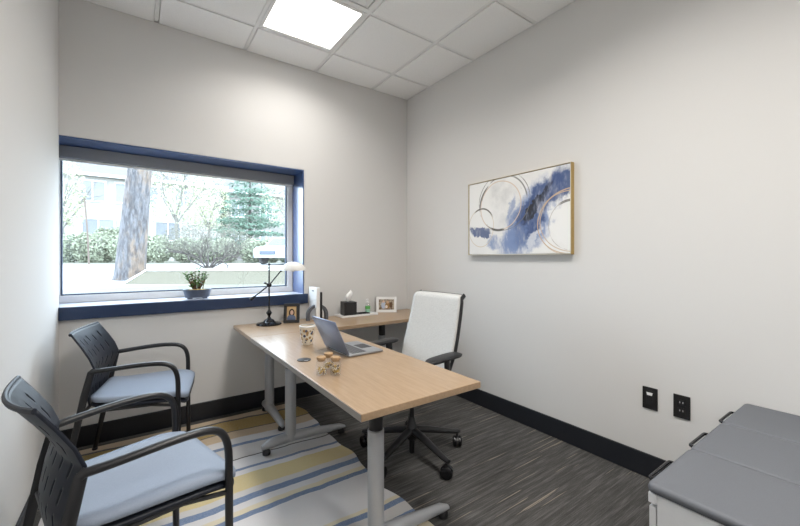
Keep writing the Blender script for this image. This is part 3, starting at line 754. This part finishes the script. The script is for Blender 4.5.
# laptop : screen faces +x
lp = thing('laptop', 'open blue-silver laptop facing away on the maple desk', 'laptop', (.928, 1.935, DZ), R(2))
MB().box(0, .222, -.145, .145, .003, .014, .004).build('deck', M['deck'], lp, True, 30)
MB().box(.030, .120, -.125, .125, .0141, .0152).build('keyboard', M['keyboard'], lp)
MB().box(.135, .205, -.05, .05, .0141, .0146).build('trackpad', M['keys'], lp)
for sx in (.02, .20):
    for sy in (-.12, .12): MB().lathe([(.006, 0), (.007, .0032)], 10, (sx, sy, 0)).build('rubber_foot', M['black'], lp)
T = Matrix.Translation((.004, 0, .014)) @ Matrix.Rotation(R(-25), 4, 'Y')
MB().box(-.007, 0, -.145, .145, .004, .208, .0028, mat=T).build('lid', M['lid'], lp, True, 30)
MB().box(.0002, .0012, -.138, .138, .012, .200, mat=T).build('screen', M['screen'], lp)
MB().tube([(.004, -.11, .0125), (.004, .11, .0125)], .006, 10).build('hinge', M['keys'], lp, True)

cu = thing('coffee_cup', 'cream coffee cup with blue and ochre leaf dots, beside the laptop lid', 'cup', (.868, 2.235, DZ))
m = MB(); m.lathe([(.026, .0), (.031, .002), (.040, .05), (.0465, .108), (.0475, .113), (.044, .113), (.036, .05), (.026, .008), (.005, .006)], 36); m.build('body', M['cup'], cu, True, 50)
MB().lathe([(.0445, .108), (.0495, .110), (.0495, .117), (.045, .120), (.044, .119)], 36, cap=False).build('rim', M['white'], cu, True)

gold_bits = [speckled('gold_nugget_foil', (.50, .33, .09), .4, .3, 60, 0, .4), speckled('white_sweet', (.70, .62, .48), .6, .1, 60, 0), speckled('brown_sweet', (.10, .055, .03), .5, .2, 60, 0)]
def jar(label, loc, seed, full):
    random.seed(seed)
    j = thing('glass_jar', label, 'jar', loc, group='little cork-topped jars on the desk')
    MB().lathe([(.018, 0), (.023, .003), (.0245, .012), (.0245, .048), (.021, .060), (.0185, .066), (.0185, .072)], 32, cap=False).build('jar', M['jar_glass'], j, True, 50)
    MB().lathe([(.016, .064), (.0166, .0722), (.0212, .0725), (.0216, .076), (.0212, .083), (.019, .085)], 28).build('cork_lid', M['cork'], j, True, 40)
    for mi in range(3):
        m = MB()
        for k in range(int((46, 22, 14)[mi] * full)):
            a = random.uniform(0, 2 * PI); r_ = .018 * math.sqrt(random.random()); z_ = .008 + random.random() * .036 * full
            m.ball((r_ * math.cos(a), r_ * math.sin(a), z_), random.uniform(.0028, .0045), 1, (1, 1, random.uniform(.6, 1.2)))
        fo_ = m.build('filling', gold_bits[mi], j, True); fo_['kind'] = 'stuff'
    return j
jar('cork-topped glass jar nearest the desk edge, half full of gold pieces', (.691, 1.605, DZ), 1, .7)
jar('cork-topped glass jar right of the front pair, full of gold and brown sweets', (.745, 1.566, DZ), 2, 1.0)
jar('cork-topped glass jar standing behind the other two', (.748, 1.650, DZ), 4, .8)

# potted plant on the sill
pp = thing('potted_plant', 'small leafy succulent in a blue-grey oval pot on the window sill', 'plant', (.385, 3.335, SZ))
m = MB(); m.lathe([(.078, .010), (.086, .012), (.097, .062), (.101, .066), (.101, .073), (.093, .073), (.089, .060), (.060, .058)], 40, sy=.62); m.build('pot', M['pot'], pp, True, 50)
for sx in (-1, 1):
    for sy in (-1, 1): MB().box(sx * .052 - .016, sx * .052 + .016, sy * .026 - .010, sy * .026 + .010, 0, .0115, .002).build('pot_foot', M['pot'], pp)
MB().lathe([(.090, .058), (.086, .066), (.05, .074), (.01, .077)], 30, sy=.62).build('gravel', M['soil'], pp, True)
random.seed(11); st = MB(); lv = MB(); lr = MB()
def leafblade(m, p, d, ln, wd_):
    d = d.normalized(); sd_ = d.cross(Vector((0, 0, 1)));
    if sd_.length < .05: sd_ = Vector((1, 0, 0))
    sd_.normalize(); up_ = sd_.cross(d)
    q = [(0, .15, 0), (.3, .9, .12), (.6, 1, .16), (.85, .6, .1), (1, .05, 0)]
    L1 = [m.bm.verts.new(p + d * ln * f + sd_ * wd_ * w_ + up_ * wd_ * .3) for f, w_, h_ in q]; L0 = [m.bm.verts.new(p + d * ln * f - up_ * wd_ * h_ * 2) for f, w_, h_ in q]; L2 = [m.bm.verts.new(p + d * ln * f - sd_ * wd_ * w_ + up_ * wd_ * .3) for f, w_, h_ in q]
    for a, b_ in ((L1, L0), (L0, L2)):
        for i in range(4): m.bm.faces.new((a[i], a[i + 1], b_[i + 1], b_[i]))
for k in range(15):
    a = random.uniform(0, 2 * PI); r0 = random.uniform(.005, .045); lean = random.uniform(.0, .06); h_ = random.uniform(.07, .165)
    b0 = Vector((r0 * math.cos(a), r0 * .6 * math.sin(a), .07)); tp = b0 + Vector((lean * math.cos(a), lean * .8 * math.sin(a), h_))
    st.tube([b0, (b0 + tp) / 2 + Vector((random.uniform(-.008, .008), 0, 0)), tp], [.004, .003, .002], 6)
    for q in range(9):
        f = .25 + .75 * q / 8; p_ = b0.lerp(tp, f); aa = random.uniform(0, 2 * PI)
        d_ = Vector((math.cos(aa), math.sin(aa), random.uniform(.1, .9)))
        leafblade(lr if random.random() < .30 and f < .7 else lv, p_, d_, random.uniform(.020, .034), random.uniform(.006, .010))
st.build('stems', M['stem'], pp, True); lf = lv.build('leaves', M['leaf'], pp, True); lf2 = lr.build('russet_leaves', M['leaf_red'], pp, True); lf2['label'] = 'reddish brown inner leaves'

# ------------------------------------------------------------------ outside
Fv, Rv = Vector((math.sin(R(35.3)), math.cos(R(35.3)))), Vector((math.cos(R(35.3)), -math.sin(R(35.3))))
def OUT(px, z, Zw=0.0):
    r_ = (px - 400) / 370 * z
    return Vector((Fv.x * z + Rv.x * r_, Fv.y * z + Rv.y * r_, Zw))
def ground(y):   # gentle rise away from the building
    return .70 if y < 9 else .70 + .36 * min(1, (y - 9) / 16)
mg = Mat('dry_lawn', rough=.95); nn = mg.noise(2.5, detail=5, rough=.7); n_ = mg.noise(40, detail=3)
mg.color(mg.mix(nn * .5 + n_ * .5, (.085, .09, .062), (.13, .126, .098))); M['lawn'] = mg.m
M['street'] = speckled('pale_concrete', (.27, .27, .268), .9, .08, 4, .1)
M['bank'] = speckled('dry_bank_grass', (.112, .104, .078), .95, .25, 30, .4)
bkm = Mat('pale_bark', rough=.9); q1 = bkm.noise(16, (1, 1, .25), 6, .75); q2 = bkm.noise(2.6, (1, 1, .35), 6, .75)
bkm.color(bkm.mix(q2.step(.44, .66), bkm.mix(q1.step(.35, .65), (.045, .045, .05), (.15, .15, .165)), bkm.mix(q1.step(.35, .65), (.13, .09, .065), (.25, .19, .14)))); bkm.bump(q1, .8, .02); M['bark'] = bkm.m
M['twig'] = speckled('grey_twig', (.085, .075, .072), .9, .3, 30, 0)
M['hedge_leaf'] = speckled('hedge_leaf', (.25, .275, .20), .8, .4, 4, 0)
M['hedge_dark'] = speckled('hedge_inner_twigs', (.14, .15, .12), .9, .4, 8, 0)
M['pale_twig'] = speckled('pale_twig', (.20, .19, .175), .9, .3, 30, 0)
M['bush_leaf'] = speckled('grey_green_bush_leaf', (.115, .115, .09), .8, .4, 6, 0)
M['fir'] = speckled('fir_needles', (.085, .145, .105), .8, .4, 3, 0)
M['pale_leaf'] = speckled('budding_leaf', (.40, .42, .28), .8, .3, 3, 0)
M['siding'] = speckled('cream_siding', (.37, .36, .34), .85, .05, 3, 0)
M['roofing'] = speckled('grey_shingle', (.10, .095, .095), .9, .15, 5, .1)
M['house_glass'] = speckled('house_window_glass', (.20, .215, .24), .15, .1, 2, 0)
M['brick_pale'] = speckled('pale_brick', (.24, .23, .22), .9, .12, 6, .1)
M['white_trim'] = speckled('white_house_trim', (.65, .65, .66), .7, .03, 5, 0)
M['car_glass'] = speckled('tinted_car_glass', (.06, .08, .12), .15, .1, 2, 0)
M['tyre'] = speckled('grey_tyre', (.05, .05, .055), .8, .1, 10, 0)
M['car'] = speckled('silver_car_paint', (.38, .42, .50), .3, .03, 10, 0, .3)
# terrain: strip by strip
def strip(y0, y1, name, mat, label, step=4.0):
    vs_, fs_ = [], []
    yy_ = [y0 + (y1 - y0) * i / 8 for i in range(9)]
    for y in yy_:
        for x in (-40, 60): vs_.append((x, y, ground(y)))
    for i in range(8): a = 2 * i; fs_.append((a, a + 1, a + 3, a + 2))
    n0 = len(vs_)
    for y in yy_:
        for x in (-40, 60): vs_.append((x, y, ground(y) - .5))
    for i in range(8): a = n0 + 2 * i; fs_.append((a, a + 2, a + 3, a + 1))
    fs_ += [(0, n0, n0 + 1, 1), (16, 17, n0 + 17, n0 + 16)]
    return struct(raw(name, vs_, fs_, mat), label, 'ground')
strip(YB + .38, 9.0, 'ground', M['lawn'], 'dry lawn just outside the window')
strip(9.0, 22.0, 'street', M['street'], 'pale street beyond the lawn')
strip(22.0, 120.0, 'lawn', M['lawn'], 'lawn on the far side of the street')
# grassy bank right of the trunk
A0 = OUT(121, 7.75); A1 = OUT(330, 8.3); A2 = OUT(330, 12.5); A3 = OUT(121, 10.0)
T0 = OUT(146, 8.15); T1 = OUT(330, 8.7)
vs_ = [(A0.x, A0.y, .68), (A1.x, A1.y, .68), (A2.x, A2.y, .68), (A3.x, A3.y, .68), (T0.x, T0.y, .99), (T1.x, T1.y, .99), (A2.x, A2.y, .99), (OUT(146, 10).x, OUT(146, 10).y, .99)]
struct(raw('terrain_bank', vs_, [(0, 1, 5, 4), (1, 2, 6, 5), (2, 3, 7, 6), (3, 0, 4, 7), (4, 5, 6, 7), (3, 2, 1, 0)], M['bank']), 'low grassy bank rising right of the trunk', 'ground')

kb_ = MB()
kb_.tube([OUT(121, 7.75, .70), OUT(146, 8.15, 1.0), OUT(330, 8.7, 1.0)], .022, 8)
struct(kb_.build('kerb', M['white_trim'], None, True), 'pale kerb along the top edge of the grassy bank', 'kerb')
def leafcloud(name, mat, parent, blobs, n, size, seed, flat=0):
    """countless leaves as one mesh: quads scattered in the shells of ellipsoids"""
    random.seed(seed); vs_, fs_ = [], []
    tot = sum(b_[3] * b_[4] + b_[4] * b_[5] + b_[3] * b_[5] for b_ in blobs)
    for cx, cy, cz, rx, ry, rz in blobs:
        for _ in range(int(n * (rx * ry + ry * rz + rx * rz) / tot)):
            d_ = Vector((random.gauss(0, 1), random.gauss(0, 1), random.gauss(0, 1))).normalized()
            k = random.uniform(.55, 1.04) ** .6
            p = Vector((cx + d_.x * rx * k, cy + d_.y * ry * k, cz + d_.z * rz * k))
            a_ = Vector((random.gauss(0, 1), random.gauss(0, 1), random.gauss(0, 1) * (1 - flat))).normalized(); b_ = a_.orthogonal().normalized()
            s_ = size * random.uniform(.6, 1.3); i0 = len(vs_)
            vs_ += [p - a_ * s_, p + b_ * s_ * .5, p + a_ * s_, p - b_ * s_ * .5]; fs_.append((i0, i0 + 1, i0 + 2, i0 + 3))
    return raw(name, [tuple(v_) for v_ in vs_], fs_, mat, parent)
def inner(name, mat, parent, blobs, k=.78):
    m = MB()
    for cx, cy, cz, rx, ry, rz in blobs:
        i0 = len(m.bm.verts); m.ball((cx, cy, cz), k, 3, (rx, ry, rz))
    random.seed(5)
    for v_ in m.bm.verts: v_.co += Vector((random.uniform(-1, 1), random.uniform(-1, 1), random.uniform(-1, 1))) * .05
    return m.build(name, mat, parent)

tk = OUT(130, 9.0); ba = ground(tk.y)
tr_ = thing('tree_trunk', 'big pale tree trunk with flaking bark close outside the window', 'tree', (tk.x, tk.y, ba))
rr = []
for z_, r_, sx in ((-.1, .36, 0), (.0, .345, 0), (.15, .315, .01), (.5, .30, .03), (1.2, .285, .10), (2.2, .262, .20), (3.4, .235, .38), (5.0, .21, .50), (7, .18, .6)):
    rr.append([Vector((sx * .7 + r_ * (1 + .05 * math.sin(3 * a + z_) + .03 * math.sin(7 * a)) * math.cos(a), -sx * .3 + r_ * (1 + .05 * math.sin(2 * a + z_)) * math.sin(a), z_)) for a in [2 * PI * i / 28 for i in range(28)]])
MB().loft(rr).build('trunk', M['bark'], tr_, True)
random.seed(21)
m = MB()
for k in range(7):
    a = random.uniform(0, 2 * PI); p_ = Vector((.35, -.15, 5.2 + .25 * k)); e_ = p_ + Vector((2.4 * math.cos(a), 2.4 * math.sin(a), 1.8)); m.tube([p_, p_.lerp(e_, .5) + Vector((0, 0, .3)), e_], [.09, .06, .03], 7)
m.build('boughs', M['bark'], tr_, True)

def branchy(m, p, d, ln, r_, depth):
    e_ = p + d * ln
    m.tube([p, p.lerp(e_, .5) + Vector((random.uniform(-1, 1), random.uniform(-1, 1), random.uniform(-.5, 1))) * ln * .06, e_], [r_, r_ * .8, r_ * .62], 5)
    if depth > 0:
        for _ in range(3):
            q = Vector((random.gauss(0, .55), random.gauss(0, .55), random.gauss(.1, .3)))
            branchy(m, p.lerp(e_, random.uniform(.55, 1)), (d + q).normalized(), ln * random.uniform(.6, .85), r_ * .55, depth - 1)
# spreading bush over the bank
bp_ = OUT(208, 11.5); bz = .97
bs = thing('spreading_bush', 'wide round bush with bare grey branches in the middle of the window view', 'bush', (bp_.x, bp_.y, bz))
random.seed(31); m = MB()
for k in range(9):
    a = 2 * PI * k / 9 + random.uniform(-.2, .2)
    branchy(m, Vector((0, 0, -.05)), Vector((math.cos(a) * 1.2, math.sin(a) * 1.2, random.uniform(.6, 1.3))).normalized(), .64, .030, 3)
m.build('branches', M['twig'], bs)
leafcloud('foliage', M['bush_leaf'], bs, [(0, 0, .92, 1.25, 1.15, .52), (-.6, .1, .85, .65, .7, .38), (.6, -.1, .86, .68, .7, .38)], 4200, .026, 8)

def hedge(px0, px1, z0, h_, depth, label, seed, size=.09, n=5200):
    a, b_ = OUT(px0, z0), OUT(px1, z0); c_ = (a + b_) / 2; gz = ground(c_.y)
    t = thing('hedge', label, 'hedge', (c_.x, c_.y, gz), math.atan2(b_.y - a.y, b_.x - a.x), 'hedges across the street')
    ln = (b_ - a).length; random.seed(seed); k = max(3, int(ln / 1.3)); bl = []
    for i in range(k):
        x = (-ln / 2 + ln * (i + .5) / k) * .88
        bl.append((x, random.uniform(-.15, .15), h_ * .48 * random.uniform(.95, 1.05), ln / k * .58, depth * .5, h_ * .54 * random.uniform(.92, 1.08)))
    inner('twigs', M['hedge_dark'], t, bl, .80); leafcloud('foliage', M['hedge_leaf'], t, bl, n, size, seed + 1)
hedge(58, 112, 22.5, 1.75, 1.6, 'clipped hedge seen left of the big trunk', 41)
hedge(112, 172, 22.8, 1.7, 1.6, 'clipped hedge passing behind the big trunk', 43)
hedge(172, 240, 23.5, 1.55, 1.6, 'clipped hedge behind the round bush', 45)
hedge(240, 300, 23.9, 1.5, 1.6, 'clipped hedge below the evergreen, behind the parked car', 47)
hedge(98, 130, 27.5, 2.6, 2.0, 'taller rounded shrub row in front of the cream house', 49)

sp_ = OUT(89, 17.5)
tag(MB().tube([(sp_.x, sp_.y, ground(sp_.y) - .05), (sp_.x - .06, sp_.y, ground(sp_.y) + 1.6), (sp_.x - .16, sp_.y, ground(sp_.y) + 3.1)], .035, 8).build('street_post', speckled('rusty_post', (.13, .10, .085), .8, .2, 10, .1), None, True), 'thin brown leaning post by the street, left of the trunk', 'post')

def house(name, label, x0, x1, y, depth, z0, eave, wallm, wins, rise=2.2):
    t = thing(name, label, 'house', ((x0 + x1) / 2, y, z0)); hw = (x1 - x0) / 2
    MB().box(-hw, hw, 0, depth, -.3, eave).build('walls', wallm, t)
    rf = MB(); rf.loft([[Vector((xx, -.6, eave)), Vector((xx, depth + .6, eave)), Vector((xx, depth / 2, eave + rise))] for xx in (-hw - .6, hw + .6)]); rf.build('roof', M['roofing'], t)
    MB().box(-hw - .6, hw + .6, -.66, -.58, eave - .22, eave + .04).build('fascia_board', M['white_trim'], t)
    for wx, wz, ww, wh in wins:
        fr = MB(); vframe(fr, wx - ww / 2, wx + ww / 2, wz, wz + wh, .12, -.10, .02); fr.box(wx - .05, wx + .05, -.08, .01, wz + .1, wz + wh - .1); fr = fr.build('window', M['white_trim'], t)
        MB().box(wx - ww / 2 + .1, wx + ww / 2 - .1, -.05, -.01, wz + .1, wz + wh - .1).build('pane', M['house_glass'], fr)
    return t
house('house', 'cream two-storey house with wide windows behind the trunk', -7.5, 7.0, 42, 9, 1.06, 7.6, M['siding'], [(-3.0, 5.2, 1.9, 1.9), (.2, 5.2, 3.4, 1.9), (3.9, 5.2, 1.6, 1.9), (-2.6, 1.9, 2.4, 1.9), (2.6, 1.9, 2.2, 1.9)])
house('house', 'pale brick house with grey walls behind the evergreen', 8.2, 16.0, 46, 9, 1.06, 8.0, M['brick_pale'], [(-2.6, 5.0, 1.6, 2.0), (.6, 5.0, 1.6, 2.0), (-2.6, 1.6, 1.6, 2.0), (.6, 1.6, 1.6, 2.0)])

# evergreen
ev = OUT(250, 29); eg = ground(ev.y)
t = thing('evergreen_tree', 'layered green evergreen tree at the right of the window view', 'tree', (ev.x, ev.y, eg))
MB().tube([(0, 0, -.1), (0, 0, 4), (0, 0, 8.0)], [.16, .11, .03], 8).build('trunk', M['twig'], t)
random.seed(51); bl = []
for k in range(11):
    z_ = 1.5 + k * .60; rad = 2.5 * (1 - (k / 11.5) ** 1.3) + .3
    for q in range(6):
        a = 2 * PI * q / 6 + k * .7; bl.append((rad * .55 * math.cos(a), rad * .55 * math.sin(a), z_ + random.uniform(-.25, .25), rad * .5, rad * .5, .16))
leafcloud('foliage', M['fir'], t, bl, 5200, .13, 52, .5)
def baretree(px, z, h_, spread, label, seed, n=2600, mat='pale_leaf'):
    p_ = OUT(px, z); gz = ground(p_.y)
    t = thing('budding_tree', label, 'tree', (p_.x, p_.y, gz), 0, 'trees across the street')
    random.seed(seed); m = MB(); m.tube([(0, 0, -.1), (.05, 0, h_ * .2), (0, 0, h_ * .38)], [.14, .12, .10], 7)
    for k in range(5):
        a = 2 * PI * k / 5; branchy(m, Vector((0, 0, h_ * (.30 + .02 * k))), Vector((math.cos(a) * .6, math.sin(a) * .6, 1)).normalized(), h_ * .26, .06, 3)
    m.build('branches', M['pale_twig'], t)
    leafcloud('foliage', M[mat], t, [(0, 0, h_ * .66, spread, spread, h_ * .34), (spread * .5, 0, h_ * .55, spread * .6, spread * .6, h_ * .25), (-spread * .5, 0, h_ * .58, spread * .6, spread * .6, h_ * .25)], n, .10, seed + 1)
baretree(62, 26, 7.5, 1.3, 'pale budding tree at the left edge of the window', 61, 1600)
baretree(176, 28, 9.0, 2.6, 'pale budding tree just right of the big trunk', 63)
baretree(209, 33.5, 8.5, 1.7, 'pale budding tree in front of the brick house', 65)
baretree(292, 37, 9.5, 2.8, 'pale budding tree at the right edge behind the evergreen', 67, 3000)

# parked car
cpos = OUT(291, 21); gz = ground(cpos.y)
cr = thing('parked_car', 'silver car parked across the street at the right of the window', 'car', (cpos.x, cpos.y, gz), R(38))
m = MB(); pr = [(-2.1, .35), (-2.15, .75), (-1.9, .92), (-1.1, .98), (1.2, .98), (2.05, .86), (2.15, .6), (2.1, .35)]
m.prism(pr, -.85, .85); m.build('body', M['car'], cr)
m = MB(); m.loft([[Vector((x, y, .97)) for x, y in ((-1.3, -.8), (1.25, -.8), (1.25, .8), (-1.3, .8))], [Vector((x, y, 1.45)) for x, y in ((-.75, -.65), (.55, -.65), (.55, .65), (-.75, .65))]]); m.build('cabin', M['car'], cr)
m = MB(); m.loft([[Vector((x, y, 1.02)) for x, y in ((-1.1, -.80), (-.15, -.80), (-.15, -.795), (-1.1, -.795))], [Vector((x, y, 1.38)) for x, y in ((-.72, -.695), (-.15, -.695), (-.15, -.69), (-.72, -.69))]])
m.loft([[Vector((x, y, 1.02)) for x, y in ((-.05, -.80), (1.05, -.80), (1.05, -.795), (-.05, -.795))], [Vector((x, y, 1.38)) for x, y in ((-.05, -.695), (.55, -.695), (.55, -.69), (-.05, -.69))]]); m.build('side_windows', M['car_glass'], cr)
m = MB(); m.loft([[Vector((x, y, 1.03)) for x, y in ((-1.25, -.70), (-1.245, -.70), (-1.245, .70), (-1.25, .70))], [Vector((x, y, 1.41)) for x, y in ((-.82, -.60), (-.815, -.60), (-.815, .60), (-.82, .60))]]); m.build('windscreen', M['car_glass'], cr)
MB().box(-2.17, -2.10, -.45, .45, .52, .70, .01).build('grille', M['car_glass'], cr)
for s_ in (-1, 1): MB().box(-2.16, -2.0, s_ * .68 - .14, s_ * .68 + .14, .66, .80, .02).build('headlight', M['white_trim'], cr)
for x in (-1.35, 1.35):
    for y in (-.80, .80):
        wh = MB(); wh.loft([[Vector((x + r_ * math.cos(a), y + yo, .32 + r_ * math.sin(a))) for a in [2 * PI * i / 20 for i in range(20)]] for r_, yo in ((.20, -.09), (.32, -.08), (.32, .08), (.20, .09))]); wh.build('wheel', M['tyre'], cr)

# ------------------------------------------------------------------ light, camera
wd_ = bpy.data.worlds.new('overcast'); bpy.context.scene.world = wd_; wd_.use_nodes = True
nt = wd_.node_tree; bg = nt.nodes['Background']
tc = nt.nodes.new('ShaderNodeTexCoord'); sx = nt.nodes.new('ShaderNodeSeparateXYZ'); nt.links.new(tc.outputs['Generated'], sx.inputs[0])
rp = nt.nodes.new('ShaderNodeValToRGB'); rp.color_ramp.elements[0].position = 0; rp.color_ramp.elements[0].color = (.75, .875, 1.0, 1); rp.color_ramp.elements[1].position = 1; rp.color_ramp.elements[1].color = (.72, .85, 1.0, 1)
nt.links.new(sx.outputs[2], rp.inputs[0]); nt.links.new(rp.outputs[0], bg.inputs[0]); bg.inputs[1].default_value = 7.0

cd = bpy.data.cameras.new('camera'); co = bpy.data.objects.new('camera', cd); C.objects.link(co)
co.location = (0, 0, 1.25); co.rotation_euler = (R(90), 0, R(-35.3)); cd.sensor_width = 36; cd.lens = 370 / 800 * 36; cd.shift_y = -4 / 800; cd.clip_start = .02; cd.clip_end = 400
sc = bpy.context.scene; sc.camera = co
vs = sc.view_settings; vs.view_transform = 'Standard'; vs.look = 'None'; vs.exposure = 0.47; vs.gamma = 1; vs.use_curve_mapping = False
sc.cycles.use_denoising = True; sc.cycles.max_bounces = 10; sc.cycles.diffuse_bounces = 6; sc.cycles.transparent_max_bounces = 12
